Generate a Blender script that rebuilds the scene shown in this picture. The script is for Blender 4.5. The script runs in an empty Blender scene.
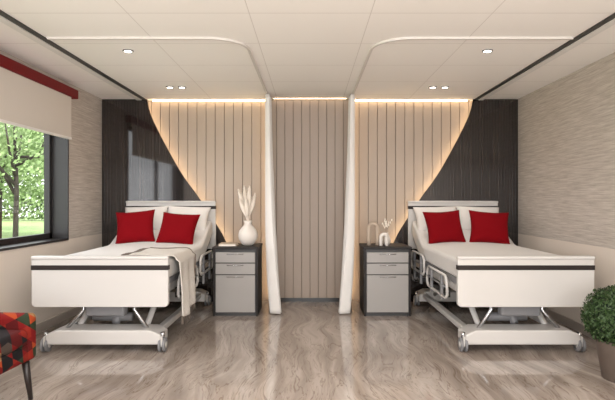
import bpy, bmesh, math, random
from mathutils import Vector, Matrix, Euler, noise
random.seed(7)
sc = bpy.context.scene
COL = sc.collection

def lin(c):
    out=[]
    for v in c[:3]:
        v/=255.0
        out.append(v/12.92 if v<=0.04045 else ((v+0.055)/1.055)**2.4)
    return (*out,1.0)

# ------------------------------------------------------------ materials
def mat(name, rgb, rough=0.5, metal=0.0, bump=0.0, bscale=40.0, var=0.0, coat=0.0, sheen=0.0, spec=0.5):
    m=bpy.data.materials.new(name); m.use_nodes=True
    nt=m.node_tree; b=nt.nodes["Principled BSDF"]
    b.inputs["Base Color"].default_value=lin(rgb)
    b.inputs["Roughness"].default_value=rough
    b.inputs["Metallic"].default_value=metal
    b.inputs["Coat Weight"].default_value=coat
    b.inputs["Sheen Weight"].default_value=sheen
    b.inputs["Specular IOR Level"].default_value=spec
    if bump or var:
        tc=nt.nodes.new("ShaderNodeTexCoord"); n=nt.nodes.new("ShaderNodeTexNoise")
        n.inputs["Scale"].default_value=bscale; n.inputs["Detail"].default_value=4
        nt.links.new(tc.outputs["Object"], n.inputs["Vector"])
        if bump:
            bp=nt.nodes.new("ShaderNodeBump"); bp.inputs["Strength"].default_value=bump; bp.inputs["Distance"].default_value=0.02
            nt.links.new(n.outputs["Fac"], bp.inputs["Height"]); nt.links.new(bp.outputs["Normal"], b.inputs["Normal"])
        if var:
            mx=nt.nodes.new("ShaderNodeMix"); mx.data_type='RGBA'
            c=lin(rgb)
            mx.inputs[6].default_value=(c[0]*(1-var),c[1]*(1-var),c[2]*(1-var),1)
            mx.inputs[7].default_value=(min(1,c[0]*(1+var)),min(1,c[1]*(1+var)),min(1,c[2]*(1+var)),1)
            nt.links.new(n.outputs["Fac"], mx.inputs[0]); nt.links.new(mx.outputs[2], b.inputs["Base Color"])
    return m

def emis(name, rgb, s):
    m=bpy.data.materials.new(name); m.use_nodes=True
    b=m.node_tree.nodes["Principled BSDF"]
    b.inputs["Base Color"].default_value=lin(rgb)
    b.inputs["Emission Color"].default_value=lin(rgb); b.inputs["Emission Strength"].default_value=s
    return m

def ramp(nt, stops, interp='LINEAR'):
    r=nt.nodes.new("ShaderNodeValToRGB"); cr=r.color_ramp; cr.interpolation=interp
    while len(cr.elements)<len(stops): cr.elements.new(0.5)
    for e,(p,c) in zip(cr.elements,stops):
        e.position=p; e.color=lin(c)
    return r

def floor_mat():
    m=bpy.data.materials.new("floor_polished_marble"); m.use_nodes=True
    nt=m.node_tree; b=nt.nodes["Principled BSDF"]; L=nt.links.new
    g=nt.nodes.new("ShaderNodeNewGeometry")
    wn=nt.nodes.new("ShaderNodeTexNoise"); wn.inputs["Scale"].default_value=0.75; wn.inputs["Detail"].default_value=2
    L(g.outputs["Position"],wn.inputs["Vector"])
    sub=nt.nodes.new("ShaderNodeVectorMath"); sub.operation='SUBTRACT'; sub.inputs[1].default_value=(0.5,0.5,0.5); L(wn.outputs["Color"],sub.inputs[0])
    scl=nt.nodes.new("ShaderNodeVectorMath"); scl.operation='MULTIPLY'; scl.inputs[1].default_value=(0.7,0.25,0); L(sub.outputs[0],scl.inputs[0])
    add=nt.nodes.new("ShaderNodeVectorMath"); add.operation='ADD'; L(g.outputs["Position"],add.inputs[0]); L(scl.outputs[0],add.inputs[1])
    def layer(sx,sy,sc_,det,dist,rot):
        mp=nt.nodes.new("ShaderNodeMapping"); mp.inputs["Rotation"].default_value=(0,0,math.radians(rot)); mp.inputs["Scale"].default_value=(sx,sy,1)
        L(add.outputs[0],mp.inputs["Vector"])
        n=nt.nodes.new("ShaderNodeTexNoise"); n.inputs["Scale"].default_value=sc_; n.inputs["Detail"].default_value=det; n.inputs["Roughness"].default_value=0.58; n.inputs["Distortion"].default_value=dist
        L(mp.outputs[0],n.inputs["Vector"]); return n
    n=layer(4.2,0.5,1.4,7,0.45,-24)
    r=ramp(nt,[(0.30,(130,118,109)),(0.42,(145,133,124)),(0.50,(155,143,134)),(0.60,(172,161,152)),(0.72,(146,134,125))])
    L(n.outputs["Fac"],r.inputs[0])
    n2=layer(6.5,0.6,1.4,4,0.7,-24)
    r2=ramp(nt,[(0.470,(255,255,255)),(0.486,(198,188,180)),(0.500,(255,255,255)),(0.56,(255,255,255)),(0.572,(218,210,204)),(0.584,(255,255,255)),(0.64,(255,255,255)),(0.65,(208,199,192)),(0.66,(255,255,255))])
    L(n2.outputs["Fac"],r2.inputs[0])
    mx=nt.nodes.new("ShaderNodeMix"); mx.data_type='RGBA'; mx.blend_type='MULTIPLY'; mx.inputs[0].default_value=0.9
    L(r.outputs[0],mx.inputs[6]); L(r2.outputs[0],mx.inputs[7]); L(mx.outputs[2],b.inputs["Base Color"])
    b.inputs["Roughness"].default_value=0.07
    b.inputs["IOR"].default_value=1.7
    return m

def wallpaper_mat():
    m=bpy.data.materials.new("wall_grasscloth_and_cream"); m.use_nodes=True
    nt=m.node_tree; b=nt.nodes["Principled BSDF"]; L=nt.links.new
    g=nt.nodes.new("ShaderNodeNewGeometry")
    mp=nt.nodes.new("ShaderNodeMapping"); mp.inputs["Scale"].default_value=(2.4,2.4,52)
    L(g.outputs["Position"],mp.inputs["Vector"])
    n=nt.nodes.new("ShaderNodeTexNoise"); n.inputs["Scale"].default_value=1.6; n.inputs["Detail"].default_value=5; n.inputs["Roughness"].default_value=0.7
    L(mp.outputs[0],n.inputs["Vector"])
    r=ramp(nt,[(0.3,(160,151,142)),(0.5,(184,175,166)),(0.7,(206,198,190))]); L(n.outputs["Fac"],r.inputs[0])
    sx=nt.nodes.new("ShaderNodeSeparateXYZ"); L(g.outputs["Position"],sx.inputs[0])
    gt=nt.nodes.new("ShaderNodeMath"); gt.operation='GREATER_THAN'; gt.inputs[1].default_value=0.87; L(sx.outputs["Z"],gt.inputs[0])
    mx=nt.nodes.new("ShaderNodeMix"); mx.data_type='RGBA'; mx.inputs[6].default_value=lin((216,205,194))
    L(gt.outputs[0],mx.inputs[0]); L(r.outputs[0],mx.inputs[7]); L(mx.outputs[2],b.inputs["Base Color"])
    bp=nt.nodes.new("ShaderNodeBump"); bp.inputs["Strength"].default_value=0.1; L(n.outputs["Fac"],bp.inputs["Height"])
    b.inputs["Roughness"].default_value=0.7
    return m

def ceiling_mat():
    m=bpy.data.materials.new("ceiling_tiles_white"); m.use_nodes=True
    nt=m.node_tree; b=nt.nodes["Principled BSDF"]; L=nt.links.new
    g=nt.nodes.new("ShaderNodeNewGeometry"); sx=nt.nodes.new("ShaderNodeSeparateXYZ"); L(g.outputs["Position"],sx.inputs[0])
    def line(out,step,off,w):
        a=nt.nodes.new("ShaderNodeMath"); a.operation='ADD'; a.inputs[1].default_value=off; L(out,a.inputs[0])
        p=nt.nodes.new("ShaderNodeMath"); p.operation='PINGPONG'; p.inputs[1].default_value=step/2; L(a.outputs[0],p.inputs[0])
        l=nt.nodes.new("ShaderNodeMath"); l.operation='LESS_THAN'; l.inputs[1].default_value=w; L(p.outputs[0],l.inputs[0])
        return l.outputs[0]
    lx=line(sx.outputs["X"],0.84,0.42,0.003); ly=line(sx.outputs["Y"],0.68,-3.52,0.004)
    mxm=nt.nodes.new("ShaderNodeMath"); mxm.operation='MAXIMUM'; L(lx,mxm.inputs[0]); L(ly,mxm.inputs[1])
    mx=nt.nodes.new("ShaderNodeMix"); mx.data_type='RGBA'; mx.inputs[6].default_value=lin((248,244,240)); mx.inputs[7].default_value=lin((220,214,209))
    L(mxm.outputs[0],mx.inputs[0]); L(mx.outputs[2],b.inputs["Base Color"])
    b.inputs["Roughness"].default_value=0.6
    return m

def dark_wood_mat():
    m=bpy.data.materials.new("dark_fluted_veneer"); m.use_nodes=True
    nt=m.node_tree; b=nt.nodes["Principled BSDF"]; L=nt.links.new
    g=nt.nodes.new("ShaderNodeNewGeometry")
    mp=nt.nodes.new("ShaderNodeMapping"); mp.inputs["Scale"].default_value=(38,1,0.6)
    L(g.outputs["Position"],mp.inputs["Vector"])
    n=nt.nodes.new("ShaderNodeTexNoise"); n.inputs["Scale"].default_value=1.5; n.inputs["Detail"].default_value=4
    L(mp.outputs[0],n.inputs["Vector"])
    r=ramp(nt,[(0.35,(26,21,20)),(0.55,(40,33,31)),(0.72,(56,48,45))]); L(n.outputs["Fac"],r.inputs[0])
    L(r.outputs[0],b.inputs["Base Color"])
    b.inputs["Roughness"].default_value=0.06
    b.inputs["IOR"].default_value=1.65
    return m

def pattern_mat():
    # triangles: three families of parallel lines, one random colour per cell
    m=bpy.data.materials.new("geometric_print_fabric"); m.use_nodes=True
    nt=m.node_tree; b=nt.nodes["Principled BSDF"]; L=nt.links.new
    tc=nt.nodes.new("ShaderNodeTexCoord")
    comb=nt.nodes.new("ShaderNodeCombineXYZ")
    for i,d in enumerate(((1.0,0.75,0.12),(0.5,0.55,0.95),(0.5,0.2,-0.95))):
        dt=nt.nodes.new("ShaderNodeVectorMath"); dt.operation='DOT_PRODUCT'; dt.inputs[1].default_value=[q*12.5 for q in d]
        L(tc.outputs["Object"],dt.inputs[0])
        f=nt.nodes.new("ShaderNodeMath"); f.operation='FLOOR'; L(dt.outputs["Value"],f.inputs[0]); L(f.outputs[0],comb.inputs[i])
    w=nt.nodes.new("ShaderNodeTexWhiteNoise"); w.noise_dimensions='3D'; L(comb.outputs[0],w.inputs["Vector"])
    r=ramp(nt,[(0.0,(110,18,18)),(0.22,(26,23,25)),(0.42,(150,62,30)),(0.54,(78,16,16)),(0.68,(140,104,70)),(0.73,(40,50,34)),(0.81,(122,32,22)),(0.92,(70,60,54))],'CONSTANT')
    L(w.outputs["Value"],r.inputs[0]); L(r.outputs[0],b.inputs["Base Color"])
    b.inputs["Roughness"].default_value=0.85
    b.inputs["Specular IOR Level"].default_value=0.2
    return m

M={}
M['floor']=floor_mat(); M['wall']=wallpaper_mat(); M['ceil']=ceiling_mat(); M['dark']=dark_wood_mat(); M['pattern']=pattern_mat()
M['slat']=mat("taupe_slat",(172,157,143),0.5,var=0.04,bscale=3)
M['slatc']=mat("taupe_slat_centre",(160,145,133),0.5,var=0.04,bscale=3)
M['groove']=mat("groove_dark",(118,105,95),0.8)
M['black']=mat("black_metal",(24,22,22),0.35)
M['frame']=mat("window_frame_charcoal",(34,31,31),0.4)
M['white']=mat("white_laminate",(228,225,222),0.35)
M['track']=mat("track_satin_white",(212,207,202),0.4)
M['bedw']=mat("bed_powdercoat_white",(198,195,192),0.3)
M['grey']=mat("bed_grey_plastic",(125,125,128),0.4)
M['steel']=mat("steel",(190,190,192),0.25,metal=1.0)
M['stripe']=mat("walnut_dark_stripe",(38,31,30),0.5,spec=0.3)
M['sheet']=mat("white_bed_linen",(206,203,200),0.85,bump=0.4,bscale=7,sheen=0.1)
M['pillow']=mat("white_pillow_cotton",(212,208,204),0.85,bump=0.4,bscale=9)
M['red']=mat("red_velvet",(116,0,10),0.9,bump=0.3,bscale=10,spec=0.15)
M['redtrim']=mat("red_trim",(108,4,12),0.6,spec=0.3)
M['blind']=mat("blind_fabric_cream",(208,200,191),0.85)
M['curtain']=mat("white_curtain",(226,223,220),0.85)
M['drawer']=mat("drawer_grey_lacquer",(154,150,147),0.4)
M['carc']=mat("nightstand_dark_wood",(30,25,24),0.5,var=0.2,bscale=14,spec=0.3)
M['base']=mat("baseboard_taupe",(186,176,167),0.5)
M['cream']=mat("ceramic_white",(222,215,208),0.45)
M['beige']=mat("ornament_beige",(180,163,146),0.7)
M['pampas']=mat("pampas_dry",(238,229,218),0.95)
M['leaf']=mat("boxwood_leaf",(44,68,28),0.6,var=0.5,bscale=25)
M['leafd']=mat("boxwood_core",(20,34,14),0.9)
M['tree']=mat("tree_leaf",(128,150,100),0.8,var=0.3,bscale=2)
M['bark']=mat("bark",(50,43,38),0.9,bump=0.5,bscale=12)
M['grass']=mat("grass",(124,148,90),0.9,var=0.3,bscale=1.5)
M['path']=mat("path_concrete",(225,222,215),0.9)
M['pot']=mat("stone_pot",(92,80,72),0.7,var=0.15,bscale=20)
M['legs']=mat("dark_leg_wood",(34,26,24),0.4)
M['paper']=mat("book_pages",(235,228,215),0.8)
M['throw']=mat("throw_white_knit",(208,202,195),0.95,bump=0.5,bscale=60)
M['fringe']=mat("throw_trim_taupe",(110,99,90),0.95,var=0.3,bscale=80)
M['led']=emis("led_warm",(255,222,176),18.0)
M['ledtop']=emis("led_warm_top",(255,226,184),7.0)
M['lamp']=emis("downlight_lens",(255,246,232),12.0)
M['fill_panel']=emis("fill_panel_glow",(255,244,230),2.0)  # glow of the added fill panels overhead

# ------------------------------------------------------------ mesh helpers
def obj(name, bm, m, parent=None, smooth=False, bevel=0, seg=3, auto=None):
    me=bpy.data.meshes.new(name); bmesh.ops.recalc_face_normals(bm, faces=bm.faces) if auto!='raw' else None
    bm.to_mesh(me); bm.free()
    o=bpy.data.objects.new(name, me); COL.objects.link(o)
    for x in (m if isinstance(m,list) else [m]): me.materials.append(x)
    if smooth:
        for p in me.polygons: p.use_smooth=True
    if bevel:
        b=o.modifiers.new("bev",'BEVEL'); b.width=bevel; b.segments=seg; b.limit_method='ANGLE'; b.angle_limit=math.radians(40)
        for p in me.polygons: p.use_smooth=True
        w=o.modifiers.new("wn",'WEIGHTED_NORMAL'); w.keep_sharp=False
    if parent: par(o,parent)
    return o

def par(o,p):
    o.parent=p
    o.matrix_parent_inverse=Matrix.Translation(p.location).inverted()

def empty(name, loc=(0,0,0)):
    e=bpy.data.objects.new(name,None); COL.objects.link(e); e.location=loc; e.empty_display_size=0.1
    return e

def addbox(bm,x0,x1,y0,y1,z0,z1):
    v=[bm.verts.new((x,y,z)) for x in (x0,x1) for y in (y0,y1) for z in (z0,z1)]
    for f in ((0,1,3,2),(4,6,7,5),(0,4,5,1),(2,3,7,6),(0,2,6,4),(1,5,7,3)):
        bm.faces.new([v[i] for i in f])

def box(name,x0,x1,y0,y1,z0,z1,m,parent=None,bevel=0,seg=3):
    bm=bmesh.new(); addbox(bm,x0,x1,y0,y1,z0,z1)
    return obj(name,bm,m,parent,bevel=bevel,seg=seg)

def tube(name,pts,r,m,parent=None,n=10,radii=None,bm_in=None,cap=True):
    pts=[Vector(p) for p in pts]
    bm=bm_in or bmesh.new(); rings=[]
    up=None
    for i,p in enumerate(pts):
        if i==0: t=pts[1]-pts[0]
        elif i==len(pts)-1: t=pts[-1]-pts[-2]
        else: t=(pts[i+1]-pts[i]).normalized()+(pts[i]-pts[i-1]).normalized()
        t.normalize()
        if up is None: up=Vector((0,0,1)) if abs(t.z)<0.9 else Vector((1,0,0))
        a=t.cross(up).normalized(); b_=a.cross(t).normalized(); up=b_
        rr=radii[i] if radii else r
        rings.append([bm.verts.new(p+rr*(math.cos(2*math.pi*k/n)*a+math.sin(2*math.pi*k/n)*b_)) for k in range(n)])
    for i in range(len(rings)-1):
        for k in range(n):
            bm.faces.new((rings[i][k],rings[i][(k+1)%n],rings[i+1][(k+1)%n],rings[i+1][k]))
    if cap: bm.faces.new(rings[0][::-1]); bm.faces.new(rings[-1])
    if bm_in: return None
    return obj(name,bm,m,parent,smooth=True)

def lathe(name,prof,loc,m,parent=None,n=40):
    bm=bmesh.new(); rings=[]
    for r,z in prof:
        rings.append([bm.verts.new((loc[0]+r*math.cos(2*math.pi*k/n),loc[1]+r*math.sin(2*math.pi*k/n),loc[2]+z)) for k in range(n)])
    for i in range(len(rings)-1):
        for k in range(n):
            bm.faces.new((rings[i][k],rings[i][(k+1)%n],rings[i+1][(k+1)%n],rings[i+1][k]))
    bm.faces.new(rings[0][::-1]); bm.faces.new(rings[-1])
    o=obj(name,bm,m,parent,smooth=True)
    return o

def prism_xz(name,poly,y0,y1,m,parent=None,bevel=0):
    bm=bmesh.new()
    a=[bm.verts.new((x,y0,z)) for x,z in poly]; b=[bm.verts.new((x,y1,z)) for x,z in poly]
    bm.faces.new(a); bm.faces.new(b[::-1])
    for i in range(len(a)):
        j=(i+1)%len(a); bm.faces.new((a[i],b[i],b[j],a[j]))
    return obj(name,bm,m,parent,bevel=bevel)

# ------------------------------------------------------------ room
XW=2.66; YB=6.65; YF=-1.2; H=2.59
box("floor",-XW-0.2,XW+0.2,YF-0.2,YB+0.2,-0.12,0,M['floor'])
box("ceiling",-XW-0.25,XW+0.25,YF-0.2,YB+0.2,H,H+0.15,M['ceil'])
box("wall_back",-XW-0.25,XW+0.25,YB,YB+0.2,0,H,M['groove'])
box("wall_right",XW,XW+0.25,YF,YB,0,H,M['wall'])
# front wall (behind the viewer); wide window added to carry fill light
FX,FZ0,FZ1=2.2,0.5,2.35
bm=bmesh.new()
addbox(bm,-XW-0.25,-FX,YF-0.2,YF,0,H); addbox(bm,FX,XW+0.25,YF-0.2,YF,0,H)
addbox(bm,-FX,FX,YF-0.2,YF,0,FZ0); addbox(bm,-FX,FX,YF-0.2,YF,FZ1,H)
obj("wall_front",bm,M['wall'])
w=empty("added_fill_window",(0,YF-0.1,FZ0))
for i,(a,b_) in enumerate(((-FX,-FX+0.06),(-0.76,-0.70),(0.70,0.76),(FX-0.06,FX))):
    box("stile_%d"%i,a,b_,YF-0.16,YF-0.1,FZ0,FZ1,M['frame'],w)
box("rail_bottom",-FX,FX,YF-0.16,YF-0.1,FZ0,FZ0+0.06,M['frame'],w); box("rail_top",-FX,FX,YF-0.16,YF-0.1,FZ1-0.06,FZ1,M['frame'],w)
l=bpy.data.lights.new("window_fill_light",'AREA'); l.shape='RECTANGLE'; l.size=2*FX-0.1; l.size_y=FZ1-FZ0-0.1; l.energy=190; l.color=(1.0,0.968,0.932)
lo=bpy.data.objects.new("window_fill_light",l); COL.objects.link(lo); lo.location=(0,YF-0.02,(FZ0+FZ1)/2); lo.rotation_euler=(math.radians(122),0,0); par(lo,w)  # unseen fill lamp in the added window, tilted up to brighten the ceiling
# left wall with window opening
WY0,WY1,WZ0,WZ1=2.3,5.6,0.86,2.48
bm=bmesh.new()
addbox(bm,-XW-0.25,-XW,YF,WY0,0,H); addbox(bm,-XW-0.25,-XW,WY1,YB,0,H)
addbox(bm,-XW-0.25,-XW,WY0,WY1,0,WZ0); addbox(bm,-XW-0.25,-XW,WY0,WY1,WZ1,H)
obj("wall_left",bm,M['wall'])
box("baseboard_left",-XW,-XW+0.015,YF,YB-0.15,0,0.09,M['base'])
box("baseboard_right",XW-0.015,XW,YF,YB-0.15,0,0.09,M['base'])

# window
w=empty("window_1",(-XW-0.12,(WY0+WY1)/2,WZ0))
t=0.022
box("reveal_far",-XW-0.24,-XW+0.012,WY1-t,WY1,WZ0,WZ1,M['frame'],w)
box("reveal_near",-XW-0.24,-XW+0.012,WY0,WY0+t,WZ0,WZ1,M['frame'],w)
box("reveal_sill",-XW-0.24,-XW+0.012,WY0,WY1,WZ0,WZ0+t,M['frame'],w)
box("reveal_head",-XW-0.24,-XW+0.012,WY0,WY1,WZ1-t,WZ1,M['frame'],w)
xf0,xf1=-XW-0.22,-XW-0.16
for i,(a,b_) in enumerate(((WY0+t,WY0+0.08),(3.55,3.62),(WY1-0.08,WY1-t))):
    box("stile_%d"%i,xf0,xf1,a,b_,WZ0+t,WZ1-t,M['frame'],w)
box("rail_bottom",xf0,xf1,WY0+t,WY1-t,WZ0+t,WZ0+0.08,M['frame'],w)
box("rail_top",xf0,xf1,WY0+t,WY1-t,WZ1-0.08,WZ1-t,M['frame'],w)
# glass
g=bpy.data.materials.new("clear_glass"); g.use_nodes=True
nt=g.node_tree; nt.nodes.clear(); o_=nt.nodes.new("ShaderNodeOutputMaterial"); tr=nt.nodes.new("ShaderNodeBsdfTransparent"); gl=nt.nodes.new("ShaderNodeBsdfGlossy"); gl.inputs["Roughness"].default_value=0.02
mxs=nt.nodes.new("ShaderNodeMixShader"); mxs.inputs[0].default_value=0.05
nt.links.new(tr.outputs[0],mxs.inputs[1]); nt.links.new(gl.outputs[0],mxs.inputs[2]); nt.links.new(mxs.outputs[0],o_.inputs[0])
box("glass",-XW-0.193,-XW-0.188,WY0+0.07,WY1-0.07,WZ0+0.07,WZ1-0.07,g,w)

# roller blind
rb=empty("roller_blind",(-XW+0.04,4,2.45))
box("cassette",-XW+0.001,-XW+0.085,2.2,5.68,2.42,2.52,M['redtrim'],rb,bevel=0.012)
box("cloth",-XW+0.055,-XW+0.058,2.26,5.56,1.98,2.43,M['blind'],rb)
box("hem_bar",-XW+0.048,-XW+0.064,2.26,5.56,1.955,1.982,M['white'],rb,bevel=0.004)

# ceiling slots
for s,i in ((-1,1),(1,2)):
    tr_=empty("trim_%d"%i,(s*2.12,3,H))
    box("slot",s*2.12-0.022,s*2.12+0.022,YF+0.01,YB-0.15,H-0.012,H+0.001,M['black'],tr_)
    box("edge",s*2.175-0.03,s*2.175+0.03,YF+0.01,YB-0.15,H-0.02,H+0.001,M['white'],tr_)

# ------------------------------------------------------------ back wall panels
def slats(x0,x1,z0,z1,yf,pitch=0.121,gap=0.007,thick=0.03):
    bm=bmesh.new(); n=round((x1-x0)/pitch); p=(x1-x0)/n
    for i in range(n):
        addbox(bm,x0+i*p+gap/2,x0+(i+1)*p-gap/2,yf,yf+thick,z0,z1)
    return bm
for s in (-1,1):
    e=empty("slatted_wall_panel",(s*1.3,YB-0.02,0))
    a,b_=(-2.3,-0.52) if s<0 else (0.52,2.3)
    obj("slats",slats(a,b_,0.0,H-0.002,YB-0.022,thick=0.014,gap=0.006),M['slat'],e,bevel=0.003,seg=1)
# centre protruding panel
e=empty("centre_wall_panel",(0,YB-0.12,0))
box("backing",-0.50,0.50,YB-0.131,YB-0.045,0.05,H-0.015,M['groove'],e)
obj("slats",slats(-0.535,0.535,0.05,H-0.015,YB-0.14,pitch=0.107,thick=0.026,gap=0.006),M['slatc'],e,bevel=0.003,seg=1)
box("plinth",-0.51,0.51,YB-0.13,YB-0.04,0,0.05,M['black'],e)
for s in (-1,1):
    box("led_side_%s"%('l' if s<0 else 'r'),s*0.512-0.004,s*0.512+0.004,YB-0.085,YB-0.075,0.06,H-0.03,M['led'],e)
box("led_head",-0.46,0.46,YB-0.18,YB-0.17,H-0.006,H-0.001,M['ledtop'],e)

# dark panel with curved edge
ctrl=[(-2.085,2.59),(-2.05,2.43),(-1.97,2.24),(-1.82,1.95),(-1.63,1.62),(-1.42,1.33),(-1.25,1.07),(-1.1,0.82),(-0.97,0.5),(-0.86,0.2),(-0.8,0.0)]
def crom(P,k=6):
    out=[]
    for i in range(len(P)-1):
        p0=Vector(P[max(i-1,0)]);p1=Vector(P[i]);p2=Vector(P[i+1]);p3=Vector(P[min(i+2,len(P)-1)])
        for j in range(k):
            t=j/k
            out.append(0.5*((2*p1)+(-p0+p2)*t+(2*p0-5*p1+4*p2-p3)*t*t+(-p0+3*p1-3*p2+p3)*t**3))
    out.append(Vector(P[-1])); return out
curve=crom([c for c in ctrl])
for s in (-1,1):
    e=empty("dark_wall_panel",(s*2.3,YB-0.1,0))
    poly=[(-XW+0.001,0.0)]+[(p.x,p.y) for p in curve[::-1]]
    poly[-1]=(poly[-1][0],H-0.002)
    poly.append((-XW+0.001,H-0.002))
    if s>0: poly=[(-x,z) for x,z in poly]
    prism_xz("panel",poly,YB-0.132,YB-0.112,M['dark'],e)
    poly2=[(x-(0.05 if s<0 else -0.05) if abs(x)<XW-0.01 else x,z) for x,z in poly]
    prism_xz("carrier",poly2,YB-0.112,YB-0.024,M['groove'],e)
    pts=[((p.x-0.026)*(1 if s<0 else -1),YB-0.10,min(max(p.y,0.01),H-0.02)) for p in curve]
    tube("led_strip",pts,0.006,M['led'],e,n=6)
    bm=bmesh.new()
    x=-XW+0.02
    while x<-0.9:
        zt=H-0.003
        if x>-2.085:
            for i in range(len(curve)-1):
                if curve[i].x<=x<=curve[i+1].x:
                    f=(x-curve[i].x)/max(1e-6,curve[i+1].x-curve[i].x); zt=curve[i].y+(curve[i+1].y-curve[i].y)*f-0.04; break
        if zt>0.1:
            xa=x if s<0 else -x
            addbox(bm,xa-0.0165,xa+0.0165,YB-0.1355,YB-0.1315,0.0,zt)
        x+=0.036
    obj("fins",bm,M['dark'],e)
# ceiling cove LED above slats
for s in (-1,1):
    a,b_=(-2.03,-0.55) if s<0 else (0.55,2.03)
    e=empty("led_cove_light",(s*1.3,YB-0.06,H))
    box("strip",a,b_,YB-0.075,YB-0.06,H-0.016,H-0.002,M['ledtop'],e)

# ------------------------------------------------------------ curtain tracks & curtains
def arc(cx,cy,r,a0,a1,n=10):
    return [(cx+r*math.cos(math.radians(a0+(a1-a0)*i/n)),cy+r*math.sin(math.radians(a0+(a1-a0)*i/n))) for i in range(n+1)]
for s in (-1,1):
    R=0.30; X0=0.52; Y0=4.04
    path=[(-2.08,Y0),(-1.5,Y0)]+arc(-X0-R,Y0+R,R,-90,0)+[(-X0,5.0),(-X0,YB-0.19)]
    e=empty("curtain_track",(s*X0,5,H))
    bm=bmesh.new(); prev=None
    for i,(x,y) in enumerate(path):
        p=Vector((x,y,0))
        if i==0: tt=Vector(path[1])-Vector(path[0])
        elif i==len(path)-1: tt=Vector(path[-1])-Vector(path[-2])
        else: tt=(Vector(path[i+1])-Vector(path[i])).normalized()+(Vector(path[i])-Vector(path[i-1])).normalized()
        tt=Vector((tt.x,tt.y,0)).normalized(); nn=Vector((-tt.y,tt.x,0))*0.011
        ring=[]
        for sg,z in ((-1,H-0.018),(1,H-0.018),(1,H-0.0),(-1,H-0.0)):
            q=p+nn*sg; ring.append(bm.verts.new((q.x*(1 if s<0 else -1),q.y,z)))
        if prev:
            for k in range(4): bm.faces.new((prev[k],prev[(k+1)%4],ring[(k+1)%4],ring[k]))
        else: bm.faces.new(ring[::-1])
        prev=ring
    bm.faces.new(prev)
    obj("rail",bm,M['track'],e)

def curtain(s):
    bm=bmesh.new(); nu,nv=240,48; V=[]
    for j in range(nv+1):
        v=j/nv; z=H-0.020-(H-0.032)*v
        row=[]
        spread=0.32+0.34*v
        for i in range(nu+1):
            u=i/nu
            ph=u*2*math.pi*7.5+1.2*math.sin(u*9)
            amp=0.024+0.032*v**0.9
            # outer hem stays plumb, inner folds fan out over the lower third
            xc=-0.512+0.04*v+0.035*v**3
            x=xc+amp*math.sin(ph)+0.014*v*math.sin(2.3*ph+2.0)+0.005*math.sin(1.3*ph+6*v)
            x+=0.05*v**4*(1-u)
            y=6.42-spread*(1-u)+0.022*math.cos(ph*1.0+0.6)
            row.append(bm.verts.new((x if s<0 else -x,y,z)))
        V.append(row)
    for j in range(nv):
        for i in range(nu):
            bm.faces.new((V[j][i],V[j][i+1],V[j+1][i+1],V[j+1][i]))
    o=obj("privacy_curtain",bm,M['curtain'],smooth=True)
    sm=o.modifiers.new("sol",'SOLIDIFY'); sm.thickness=0.003
curtain(-1); curtain(1)

# ------------------------------------------------------------ downlights
def downlight(x,y,r=0.045):
    e=empty("recessed_downlight",(x,y,H))
    bm=bmesh.new(); n=28
    a=[bm.verts.new((x+r*math.cos(2*math.pi*k/n),y+r*math.sin(2*math.pi*k/n),H-0.008)) for k in range(n)]
    b_=[bm.verts.new((x+r*.72*math.cos(2*math.pi*k/n),y+r*.72*math.sin(2*math.pi*k/n),H-0.010)) for k in range(n)]
    c=[bm.verts.new((x+r*math.cos(2*math.pi*k/n),y+r*math.sin(2*math.pi*k/n),H)) for k in range(n)]
    for k in range(n):
        bm.faces.new((a[k],a[(k+1)%n],b_[(k+1)%n],b_[k])); bm.faces.new((a[k],a[(k+1)%n],c[(k+1)%n],c[k]))
    obj("bezel",bm,M['grey'],e)
    bm=bmesh.new(); bm.faces.new([bm.verts.new((x+r*.7*math.cos(2*math.pi*k/n),y+r*.7*math.sin(2*math.pi*k/n),H-0.009)) for k in range(n)])
    obj("lens",bm,M['lamp'],e)
    l=bpy.data.lights.new("spot",'SPOT'); l.energy=16; l.spot_size=math.radians(115); l.spot_blend=0.9; l.shadow_soft_size=0.05; l.color=(1,0.95,0.88)
    lo=bpy.data.objects.new("spot",l); COL.objects.link(lo); lo.location=(x,y,H-0.03); par(lo,e)
downlight(-1.57,4.4); downlight(1.53,4.4)
for x in (-1.6,-1.46,1.40,1.54): downlight(x,5.82)
for x in (-1.57,0,1.53): downlight(x,2.6)

# unseen ceiling panels behind/above the viewer, added as fill light
for y in (0.2,1.7):
    e=empty("added_fill_panel",(0,y,H))
    box("housing",-1.2,1.2,y-0.3,y+0.3,H-0.03,H,M['white'],e,bevel=0.004)
    box("diffuser",-1.17,1.17,y-0.27,y+0.27,H-0.033,H-0.0295,M['fill_panel'],e)
    l=bpy.data.lights.new("panel_fill_light",'AREA'); l.shape='RECTANGLE'; l.size=2.3; l.size_y=0.5; l.energy=38; l.color=(1,0.965,0.925)
    lo=bpy.data.objects.new("panel_fill_light",l); COL.objects.link(lo); lo.location=(0,y,H-0.04); par(lo,e)

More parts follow.
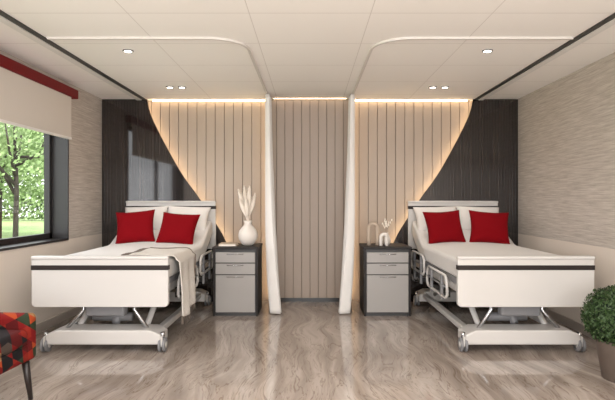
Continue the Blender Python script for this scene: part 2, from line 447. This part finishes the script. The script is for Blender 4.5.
# ------------------------------------------------------------ bed
def pillow(name,w,h,t,m,center,pitch,roll=0,yaw=0,seed=0,pinch=0.10):
    bm=bmesh.new(); N=22; T=[];B=[]
    for j in range(N+1):
        rt=[];rb_=[]
        for i in range(N+1):
            u=-1+2*i/N; v=-1+2*j/N
            pu=u*(1-pinch*(1-v*v)*abs(u)**3); pv=v*(1-pinch*(1-u*u)*abs(v)**3)
            th=t/2*((1-abs(u)**2.6)*(1-abs(v)**2.6))**0.5
            th*=1+0.12*noise.noise(Vector((u*1.7+seed,v*1.7,seed)))
            x=pu*w/2;y=pv*h/2
            edge=(i in(0,N)) or (j in (0,N))
            a=bm.verts.new((x,y,th)); rt.append(a); rb_.append(a if edge else bm.verts.new((x,y,-th*0.8)))
        T.append(rt);B.append(rb_)
    for j in range(N):
        for i in range(N):
            bm.faces.new((T[j][i],T[j][i+1],T[j+1][i+1],T[j+1][i]))
            f=(B[j][i],B[j+1][i],B[j+1][i+1],B[j][i+1])
            bm.faces.new(f)
    o=obj(name,bm,m,smooth=True)
    o.matrix_world=Matrix.Translation(center)@Matrix.Rotation(math.radians(yaw),4,'Z')@Matrix.Rotation(math.radians(pitch),4,'X')@Matrix.Rotation(math.radians(roll),4,'Z')
    ss=o.modifiers.new("ss",'SUBSURF'); ss.levels=1; ss.render_levels=1
    return o

def mattress(cx,y0,e):
    path=[(0.07,0.0),(0.12,0.0),(0.5,0.0),(0.9,0.0),(1.3,0.0),(1.48,0.0),(1.58,0.02),(1.7,0.075),(1.9,0.17),(2.05,0.24),(2.10,0.262)]
    bm=bmesh.new(); W=0.54; zt=0.785; th=0.17; NX=14
    top=[];bot=[]
    for (y,dz) in path:
        top.append([bm.verts.new((cx-W+2*W*i/NX,y0+y,zt+dz+0.008*(1-abs(2*i/NX-1)**4))) for i in range(NX+1)])
        bot.append([bm.verts.new((cx-W+2*W*i/NX,y0+y+(0.07 if dz>0.05 else 0),zt-th+dz)) for i in range(NX+1)])
    for j in range(len(path)-1):
        for i in range(NX):
            bm.faces.new((top[j][i],top[j][i+1],top[j+1][i+1],top[j+1][i]))
            bm.faces.new((bot[j][i],bot[j+1][i],bot[j+1][i+1],bot[j][i+1]))
        for i in (0,NX):
            bm.faces.new((top[j][i],top[j+1][i],bot[j+1][i],bot[j][i]))
    for j in (0,len(path)-1):
        for i in range(NX):
            bm.faces.new((top[j][i],top[j][i+1],bot[j][i+1],bot[j][i]))
    obj("mattress",bm,M['sheet'],e,bevel=0.035,seg=4)

def bed(cx,y0):
    e=empty("hospital_bed",(cx,y0+1.1,0))
    HW=0.574
    def board(nm,ya,yb,z0,z1,s0,s1,hw):
        r=0.035
        poly=[]
        for (px,pz,a0) in ((hw-r,z1-r,0),(-hw+r,z1-r,90),(-hw+r,z0+r,180),(hw-r,z0+r,270)):
            for k in range(6):
                a=math.radians(a0+90*k/5); poly.append((cx+px+r*math.cos(a),pz+r*math.sin(a)))
        prism_xz(nm,poly,ya,yb,M['bedw'],e,bevel=0.006)
        box(nm+"_stripe",cx-hw-0.002,cx+hw+0.002,ya-0.006,yb+0.006,s0,s1,M['stripe'],e,bevel=0.003)
        box(nm+"_lip",cx-hw-0.003,cx+hw+0.003,ya-0.01,yb+0.004,z1-0.03,z1-0.002,M['bedw'],e,bevel=0.01)
    board("footboard",y0,y0+0.045,0.40,0.83,0.712,0.752,HW)
    board("headboard",y0+2.185,y0+2.22,0.68,1.29,1.185,1.225,HW*0.99)
    mattress(cx,y0,e)
    box("platform_foot",cx-0.52,cx+0.52,y0+0.06,y0+1.5,0.555,0.612,M['grey'],e,bevel=0.01)
    bm=bmesh.new()
    vs=[]
    for y,z in ((1.5,0.60),(2.12,0.85),(2.14,0.81),(1.52,0.55)):
        vs.append([bm.verts.new((cx+sx*0.52,y0+y,z)) for sx in (-1,1)])
    for k in range(4):
        bm.faces.new((vs[k][0],vs[k][1],vs[(k+1)%4][1],vs[(k+1)%4][0]))
    bm.faces.new([v[0] for v in vs]); bm.faces.new([v[1] for v in vs][::-1])
    obj("backrest_platform",bm,M['grey'],e)
    for s,nm in ((-1,'l'),(1,'r')):
        box("side_beam_"+nm,cx+s*0.47-0.025,cx+s*0.47+0.025,y0+0.045,y0+2.185,0.47,0.545,M['bedw'],e,bevel=0.008)
        box("head_post_"+nm,cx+s*0.40-0.025,cx+s*0.40+0.025,y0+2.15,y0+2.185,0.47,0.95,M['bedw'],e,bevel=0.006)
        xr=cx+s*0.568
        for k,(a,b_) in enumerate(((0.35,1.15),(1.28,1.98))):
            dz=-0.06 if k==0 else 0.02
            pts=[(xr,y0+a,0.50+dz),(xr,y0+a+0.02,0.62+dz),(xr,y0+a+0.08,0.665+dz),(xr,y0+b_-0.08,0.665+dz),(xr,y0+b_-0.02,0.62+dz),(xr,y0+b_,0.50+dz),(xr,y0+b_-0.06,0.46+dz),(xr,y0+a+0.06,0.46+dz),(xr,y0+a,0.50+dz)]
            tube("rail_%s_%d"%(nm,k),pts,0.013,M['bedw'],e)
            tube("railmid_%s_%d"%(nm,k),[(xr,y0+a+0.01,0.56+dz),(xr,y0+b_-0.01,0.56+dz)],0.009,M['grey'],e)
            for q in (0.25,0.75):
                yy=y0+a+(b_-a)*q
                box("rail_arm_%s_%d_%d"%(nm,k,int(q*4)),xr-0.012,xr+0.012,yy-0.025,yy+0.025,0.36,0.66+dz,M['grey'],e,bevel=0.006)
                box("rail_pivot_%s_%d_%d"%(nm,k,int(q*4)),min(xr,cx+s*0.49),max(xr,cx+s*0.49),yy-0.02,yy+0.02,0.38,0.43,M['black'],e,bevel=0.004)
        box("base_rail_"+nm,cx+s*0.42-0.03,cx+s*0.42+0.03,y0+0.2,y0+2.0,0.115,0.17,M['bedw'],e,bevel=0.01)
        tube("lift_arm_f_"+nm,[(cx+s*0.30,y0+0.28,0.16),(cx+s*0.30,y0+0.85,0.50)],0.026,M['bedw'],e)
        tube("lift_arm_b_"+nm,[(cx+s*0.30,y0+1.9,0.16),(cx+s*0.30,y0+1.3,0.50)],0.026,M['bedw'],e)
        tube("stay_"+nm,[(cx+s*0.36,y0+0.16,0.17),(cx+s*0.22,y0+0.20,0.34),(cx+s*0.26,y0+0.22,0.47)],0.017,M['steel'],e)
    for yy,nm in ((0.06,'f'),(1.9,'b')):
        poly=[(cx-0.49,0.065),(cx+0.49,0.065),(cx+0.49,0.15),(cx+0.40,0.19),(cx-0.40,0.19),(cx-0.49,0.15)]
        prism_xz("base_cover_"+nm,poly,y0+yy,y0+yy+0.24,M['bedw'],e,bevel=0.014)
    box("cross_tube_f",cx-0.45,cx+0.45,y0+0.20,y0+0.25,0.455,0.49,M['bedw'],e,bevel=0.008)
    box("cross_tube_m",cx-0.45,cx+0.45,y0+0.82,y0+0.88,0.47,0.53,M['bedw'],e,bevel=0.008)
    box("cross_tube_b",cx-0.45,cx+0.45,y0+1.27,y0+1.33,0.47,0.53,M['bedw'],e,bevel=0.008)
    box("column_cover",cx-0.17,cx+0.17,y0+0.10,y0+0.2,0.30,0.42,M['grey'],e,bevel=0.02)
    tube("actuator",[(cx+0.02,y0+0.3,0.2),(cx+0.02,y0+0.62,0.42)],0.035,M['grey'],e)
    tube("actuator_rod",[(cx+0.02,y0+0.6,0.41),(cx+0.02,y0+0.82,0.5)],0.016,M['steel'],e)
    tube("motor",[(cx-0.2,y0+0.36,0.24),(cx+0.15,y0+0.36,0.24)],0.04,M['grey'],e)
    for s in (-1,1):
        for yy in (0.10,2.02):
            x=cx+s*0.50; y=y0+yy; k="%s%s"%('l' if s<0 else 'r','f' if yy<1 else 'b')
            for d in (-0.019,0.019):
                tube("wheel_%s_%d"%(k,d>0),[(x+d-0.011,y,0.06),(x+d-0.008,y,0.06),(x+d+0.008,y,0.06),(x+d+0.011,y,0.06)],0.06,M['grey'],e,n=28,radii=[0.052,0.06,0.06,0.052])
                tube("hub_%s_%d"%(k,d>0),[(x+d-0.014,y,0.06),(x+d+0.014,y,0.06)],0.026,M['bedw'],e,n=18)
            box("fork_"+k,x-0.008,x+0.008,y-0.04,y+0.04,0.05,0.135,M['bedw'],e,bevel=0.004)
            tube("stem_"+k,[(x,y,0.12),(x,y,0.165)],0.018,M['steel'],e)
    return e
BY=4.28
bed(-1.765,BY); bed(1.815,BY)
for cx,s in ((-1.765,1),(1.815,-1)):
    for k,dx in enumerate((-0.26,0.26)):
        pillow("bed_pillow",0.56,0.40,0.15,M['pillow'],(cx+dx,BY+1.97,1.055),58,roll=(-2 if k else 2),seed=3*k+cx)
# red cushions
pillow("red_cushion",0.47,0.43,0.16,M['red'],(-2.03,5.93,0.985),66,roll=5,yaw=6,seed=1,pinch=0.13)
pillow("red_cushion",0.48,0.42,0.16,M['red'],(-1.53,5.91,0.965),64,roll=-4,yaw=-7,seed=5,pinch=0.13)
pillow("red_cushion",0.47,0.43,0.16,M['red'],(1.56,5.93,0.985),66,roll=3,yaw=5,seed=8,pinch=0.13)
pillow("red_cushion",0.48,0.43,0.16,M['red'],(2.08,5.92,0.98),66,roll=-4,yaw=-6,seed=12,pinch=0.13)

# throw blanket over left bed corner
def throw():
    e=empty("throw_blanket",(-1.3,4.8,0.8))
    bm=bmesh.new(); nu,nv=46,26; V=[]; xe=-1.192
    for j in range(nv+1):
        v=j/nv; row=[]
        for i in range(nu+1):
            u=i/nu; d=u*1.02-0.42
            y=4.50+0.62*v+ (0.10*(0.0-min(d,0)))*1.2
            if d<-0.03:
                x=xe+d; z=0.806+0.004*math.sin(9*v+14*d)
            elif d<0.03:
                a=(d+0.03)/0.06*math.pi/2
                x=xe-0.03+0.04*math.sin(a)+0.0; z=0.806-0.04*(1-math.cos(a))
            else:
                dd=d-0.03
                x=xe+0.035+0.02*math.sin(v*17+1)*min(1,dd*3)+0.02*dd; z=0.766-dd*(0.86+0.07*math.sin(v*5))
            row.append(bm.verts.new((x,y,z)))
        V.append(row)
    for j in range(nv):
        for i in range(nu):
            bm.faces.new((V[j][i],V[j][i+1],V[j+1][i+1],V[j+1][i]))
    edge=[(r[0].co.copy(),r[nu].co.copy()) for r in V]
    fr=[V[nv][i].co.copy() for i in range(nu+1)]
    o=obj("cloth",bm,M['throw'],e,smooth=True); so=o.modifiers.new("s",'SOLIDIFY'); so.thickness=0.008; so.offset=1
    bm=bmesh.new()
    for a,b_ in edge:
        tube("t",[a+Vector((0,0,0.008)),a+Vector((-0.03,random.uniform(-.01,.01),0.004)),a+Vector((-0.07,random.uniform(-.015,.015),0.002))],0.005,None,bm_in=bm,n=5)
        tube("t",[b_,b_+Vector((0,random.uniform(-.01,.01),-0.035)),b_+Vector((0,random.uniform(-.015,.015),-0.07))],0.005,None,bm_in=bm,n=5)
    obj("tassels",bm,M['fringe'],e,smooth=True)
    tube("woven_band",[p+Vector((0,-0.02,0.012)) if p.z>0.78 else p+Vector((0.012,-0.02,0)) for p in fr],0.006,M['fringe'],e,n=6)
throw()

# ------------------------------------------------------------ nightstands
def nightstand(x0,x1):
    y0,y1=5.70,6.2; z1=0.775
    e=empty("nightstand",((x0+x1)/2,(y0+y1)/2,0))
    box("side_l",x0,x0+0.022,y0+0.0,y1,0.0,z1-0.025,M['carc'],e,bevel=0.002,seg=1)
    box("side_r",x1-0.022,x1,y0+0.0,y1,0.0,z1-0.025,M['carc'],e,bevel=0.002,seg=1)
    box("back",x0+0.022,x1-0.022,y1-0.02,y1,0.04,z1-0.025,M['carc'],e)
    box("top",x0-0.008,x1+0.008,y0-0.01,y1+0.0,z1-0.025,z1,M['carc'],e,bevel=0.003)
    box("inner",x0+0.022,x1-0.022,y0+0.02,y1-0.02,0.03,z1-0.03,M['black'],e)
    box("plinth",x0+0.022,x1-0.022,y0+0.03,y0+0.05,0.0,0.04,M['black'],e)
    zs=[(0.60,0.715),(0.47,0.59),(0.045,0.46)]
    for i,(a,b_) in enumerate(zs):
        box("drawer_front_%d"%i,x0+0.03,x1-0.03,y0-0.006,y0+0.02,a,b_,M['drawer'],e,bevel=0.004)
        xc=(x0+x1)/2
        zt=b_-0.018
        tube("pull_%d"%i,[(xc-0.09,y0-0.006,zt),(xc-0.09,y0-0.024,zt),(xc+0.09,y0-0.024,zt),(xc+0.09,y0-0.006,zt)],0.004,M['steel'],e,n=8)
nightstand(-1.085,-0.585)
nightstand(0.605,1.13)

# vase with pampas
def vase_pampas():
    x,y,z=-0.72,5.92,0.775
    e=empty("vase_with_pampas",(x,y,z))
    prof=[(0.045,0),(0.075,0.02),(0.105,0.07),(0.112,0.12),(0.10,0.17),(0.07,0.21),(0.045,0.235),(0.038,0.255),(0.05,0.285),(0.043,0.285),(0.03,0.255),(0.03,0.2)]
    lathe("vase",prof,(x,y,z),M['cream'],e)
    for i,(dx,dy,h) in enumerate(((-0.11,0.0,0.35),(-0.05,0.03,0.39),(0.02,-0.02,0.38),(0.08,0.02,0.30),(-0.02,-0.05,0.26),(-0.09,-0.04,0.24))):
        b0=Vector((x,y,z+0.2)); b2=Vector((x+dx,y+dy,z+0.27+h)); b1=Vector((x+dx*0.2,y+dy*0.2,z+0.27+h*0.45))
        P=[b0.lerp(b1,t).lerp(b1.lerp(b2,t),t) for t in [k/12 for k in range(13)]]
        tube("stem_%d"%i,P,0.003,M['pampas'],e,n=5)
        bm=bmesh.new()
        core=P[5:]; nn=len(core)
        tube("c",core,0.01,None,bm_in=bm,n=8,radii=[0.003+0.024*math.sin(math.pi*min(1,(k+0.3)/(nn-0.4)))**0.8 for k in range(nn)])
        for k in range(1000):
            t=random.uniform(0.36,1.0); idx=min(11,int(t*12)); p=P[idx].lerp(P[idx+1],t*12-idx)
            rr=0.048*math.sin(math.pi*min(1,(t-0.30)/0.72))**0.7+0.004
            a=random.uniform(0,2*math.pi); d=Vector((math.cos(a),math.sin(a),0.0))
            tip=p+d*rr*random.uniform(0.5,1)+Vector((0,0,random.uniform(0.02,0.05)))
            side=Vector((-d.y,d.x,0))*0.004
            v=[bm.verts.new(q) for q in (p-side,p+side,tip)]
            bm.faces.new(v)
        obj("plume_%d"%i,bm,M['pampas'],e)
vase_pampas()
# books
e=empty("book",(-0.95,5.9,0.775))
box("cover_bottom",-1.04,-0.84,5.80,6.02,0.775,0.779,M['cream'],e); box("pages",-1.035,-0.85,5.805,6.015,0.779,0.796,M['paper'],e); box("cover_top",-1.04,-0.84,5.80,6.02,0.796,0.80,M['beige'],e,bevel=0.001)
box("spine",-1.042,-1.036,5.80,6.02,0.775,0.80,M['beige'],e)

# arch ornaments on right nightstand
def arch(x,y,w,h,r,m,name):
    R=w/2
    pts=[(x-R,y,0.775)]+[(x-R,y,0.775+(h-R)*k/3) for k in (1,2,3)]+[(x-R*math.cos(math.radians(a)),y,0.775+h-R+R*math.sin(math.radians(a))) for a in range(15,180,15)]+[(x+R,y,0.775+(h-R)*k/3) for k in (3,2,1,0)]
    return tube(name,pts,r,m,None,n=14)
arch(0.735,5.93,0.10,0.25,0.024,M['beige'],"arch_ornament")
arch(0.845,5.85,0.065,0.13,0.02,M['cream'],"arch_ornament")
e=empty("bud_vase_with_stems",(0.90,6.0,0.775))
lathe("vase",[(0.03,0),(0.045,0.02),(0.05,0.06),(0.035,0.1),(0.018,0.125),(0.022,0.14),(0.016,0.14),(0.012,0.12)],(0.90,6.0,0.775),M['cream'],e,n=28)
for i in range(6):
    dx=random.uniform(-0.05,0.06); dy=random.uniform(-0.04,0.04); h=random.uniform(0.1,0.16)
    P=[(0.90,6.0,0.88),(0.90+dx*0.3,6.0+dy*0.3,0.915+h*0.5),(0.90+dx,6.0+dy,0.915+h)]
    tube("stem_%d"%i,P,0.002,M['beige'],e,n=5)
    for q in range(3):
        t=0.6+0.2*q; c=Vector(P[1]).lerp(Vector(P[2]),(t-0.5)*2)
        bm=bmesh.new(); bmesh.ops.create_icosphere(bm,subdivisions=1,radius=0.009,matrix=Matrix.Translation(c)@Matrix.Scale(1.8,4,(0,0,1)))
        obj("bud_%d_%d"%(i,q),bm,M['pampas'],e,smooth=True)

# ------------------------------------------------------------ potted boxwood
def leafball(name,c,R,n,m,e,size,sq=1.0,jit=0.08,zmin=-9):
    bm=bmesh.new()
    for k in range(n):
        d=Vector((random.gauss(0,1),random.gauss(0,1),random.gauss(0,1))).normalized()
        bump=1+0.10*noise.noise(d*4)
        p=Vector(c)+Vector((d.x,d.y,d.z*sq))*R*bump*random.uniform(1-jit*2,1+jit*0.6)
        if p.z<zmin: continue
        n_=(d+Vector((random.gauss(0,.5),random.gauss(0,.5),random.gauss(0,.5)))).normalized()
        a=n_.orthogonal().normalized(); a=Matrix.Rotation(random.uniform(0,6.28),3,n_)@a; b_=n_.cross(a)
        s=size*random.uniform(0.7,1.2)
        bm.faces.new([bm.verts.new(q) for q in (p-a*s,p-b_*s*.45,p+a*s,p+b_*s*.45)])
    return obj(name,bm,m,e,auto='raw')
pc=(2.26,3.70,0)
e=empty("potted_boxwood",pc)
lathe("pot",[(0.12,0),(0.125,0.005),(0.165,0.25),(0.172,0.27),(0.172,0.29),(0.155,0.29),(0.15,0.25)],pc,M['pot'],e)
lathe("soil",[(0.02,0.25),(0.15,0.25),(0.15,0.26),(0.02,0.262)],pc,M['leafd'],e)
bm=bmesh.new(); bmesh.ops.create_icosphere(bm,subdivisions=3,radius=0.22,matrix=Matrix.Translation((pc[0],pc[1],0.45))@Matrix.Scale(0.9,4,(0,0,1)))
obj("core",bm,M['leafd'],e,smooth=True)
leafball("leaves",(pc[0],pc[1],0.45),0.25,8000,M['leaf'],e,0.014,0.9)

# ------------------------------------------------------------ armchair (printed fabric)
def armchair():
    c=Vector((-2.12,3.06,0)); e=empty("armchair",c)
    rot=Matrix.Translation(c)@Matrix.Rotation(math.radians(-4),4,'Z')
    def add(o):
        o.data.transform(rot)
        return o
    def b(name,x0,x1,y0,y1,z0,z1,m,bev=0.03):
        bm=bmesh.new(); addbox(bm,x0,x1,y0,y1,z0,z1)
        o=obj(name,bm,m,None,bevel=bev,seg=4); add(o); par(o,e); return o
    b("seat_frame",-0.30,0.30,-0.27,0.27,0.26,0.38,M['pattern'])
    b("seat_cushion",-0.24,0.32,-0.215,0.215,0.37,0.48,M['pattern'],0.04)
    b("arm_l",-0.30,0.31,-0.32,-0.22,0.26,0.565,M['pattern'],0.035)
    b("arm_r",-0.30,0.31,0.22,0.32,0.26,0.565,M['pattern'],0.035)
    bm=bmesh.new()
    vs=[]
    for x,z in ((-0.22,0.40),(-0.32,0.84),(-0.42,0.82),(-0.33,0.28)):
        vs.append([bm.verts.new((x,s*0.31,z)) for s in (-1,1)])
    for k in range(4): bm.faces.new((vs[k][0],vs[k][1],vs[(k+1)%4][1],vs[(k+1)%4][0]))
    bm.faces.new([v[0] for v in vs]); bm.faces.new([v[1] for v in vs][::-1])
    o=obj("backrest",bm,M['pattern'],None,bevel=0.035,seg=4); add(o); par(o,e)
    for i,(x,y) in enumerate(((0.25,-0.27),(0.25,0.27),(-0.27,-0.27),(-0.27,0.27))):
        o=tube("leg_%d"%i,[(x,y,0.28),(x*1.12,y*1.06,0.0)],0.02,M['legs'],None,n=14,radii=[0.026,0.014]); add(o); par(o,e)
armchair()

# ------------------------------------------------------------ outside
box("lawn",-45,-XW-0.3,-8,50,-0.5,-0.4,M['grass'])
bm=bmesh.new(); prev=None
for k in range(30):
    t=k/29; x=-4.5-10*t; y=2+20*t+2*math.sin(3*t)
    a=bm.verts.new((x-1.0,y+0.6,-0.385)); b_=bm.verts.new((x+1.0,y-0.6,-0.385))
    if prev: bm.faces.new((prev[0],prev[1],b_,a))
    prev=(a,b_)
obj("garden_path",bm,M['path'])
def tree(x,y,h,R,n=2600,tr=0.09,ls=0.075):
    e=empty("tree",(x,y,-0.4))
    tube("trunk",[(x,y,-0.4),(x+0.05,y,h*0.3),(x-0.05,y+0.1,h*0.6),(x,y,h*0.85)],0.1,M['bark'],e,radii=[tr,tr*.8,tr*.7,0.04],n=12)
    for k in range(6):
        a=k*1.05+x; 
        q=(x+R*0.7*math.cos(a),y+R*0.7*math.sin(a),h*(0.62+0.06*k))
        tube("branch_%d"%k,[(x,y,h*(0.3+0.06*k)),((x+q[0])/2,(y+q[1])/2,h*0.55),q],0.05,M['bark'],e,radii=[0.06,0.04,0.015],n=8)
    bm=bmesh.new()
    cl=[(x+random.uniform(-R,R)*.8,y+random.uniform(-R,R)*.8,h*random.uniform(0.35,1.05)) for _ in range(22)]
    for k in range(n):
        c=random.choice(cl); p=Vector(c)+Vector((random.gauss(0,1),random.gauss(0,1),random.gauss(0,.7)))*R*0.26
        if p.z<0.2: continue
        n_=Vector((random.gauss(0,1),random.gauss(0,1),random.gauss(0,1))).normalized(); a=n_.orthogonal().normalized(); b_=n_.cross(a); s=ls*random.uniform(0.7,1.3)
        bm.faces.new([bm.verts.new(q) for q in (p-a*s,p-b_*s*.6,p+a*s,p+b_*s*.6)])
    obj("foliage",bm,M['tree'],e,auto='raw')
tree(-9.6,16.6,5.0,2.3,3800); tree(-13.4,22.0,5.6,3.2,6000,ls=0.1); tree(-9.6,21.5,5.4,2.4,5000,ls=0.1); tree(-10.2,10.2,4.6,1.8); tree(-17,27.0,6.2,3.4,7000,ls=0.12)
# clipped hedge far across the lawn
bm=bmesh.new()
for k in range(11000):
    t=random.random(); x=-10-26*t; y=43-2*t
    p=Vector((x+random.uniform(-.6,.6),y+random.uniform(-.6,.6),-0.38+2.8*random.random()**0.8))
    n_=Vector((random.gauss(0,1),random.gauss(0,1),random.gauss(0,1))).normalized(); a=n_.orthogonal().normalized(); b_=n_.cross(a); s=random.uniform(0.12,0.22)
    if p.z-s<-0.39: p.z=-0.39+s
    bm.faces.new([bm.verts.new(q) for q in (p-a*s,p-b_*s*.6,p+a*s,p+b_*s*.6)])
obj("garden_hedge",bm,M['tree'],auto='raw')

# ------------------------------------------------------------ world, sun, camera
wd=bpy.data.worlds.new("World"); sc.world=wd; wd.use_nodes=True
bg=wd.node_tree.nodes["Background"]; bg.inputs[0].default_value=(0.95,0.975,1.0,1); bg.inputs[1].default_value=3.6
sun=bpy.data.lights.new("sun",'SUN'); sun.energy=7.0; sun.angle=0.02; sun.color=(1,0.96,0.88)
so=bpy.data.objects.new("sun",sun); COL.objects.link(so)
so.rotation_euler=Vector((-0.55,0.35,-0.75)).to_track_quat('-Z','Y').to_euler(); so.location=(5,0,10)

cam=bpy.data.cameras.new("cam"); co=bpy.data.objects.new("camera",cam); COL.objects.link(co)
co.location=(0,0,1.3); co.rotation_euler=(math.radians(90),0,0)
cam.sensor_fit='HORIZONTAL'; cam.sensor_width=36; cam.lens=36*510/615; cam.shift_x=-2.5/615
cam.clip_start=0.05; cam.clip_end=200
sc.camera=co
sc.view_settings.view_transform='Standard'
sc.view_settings.exposure=0.0
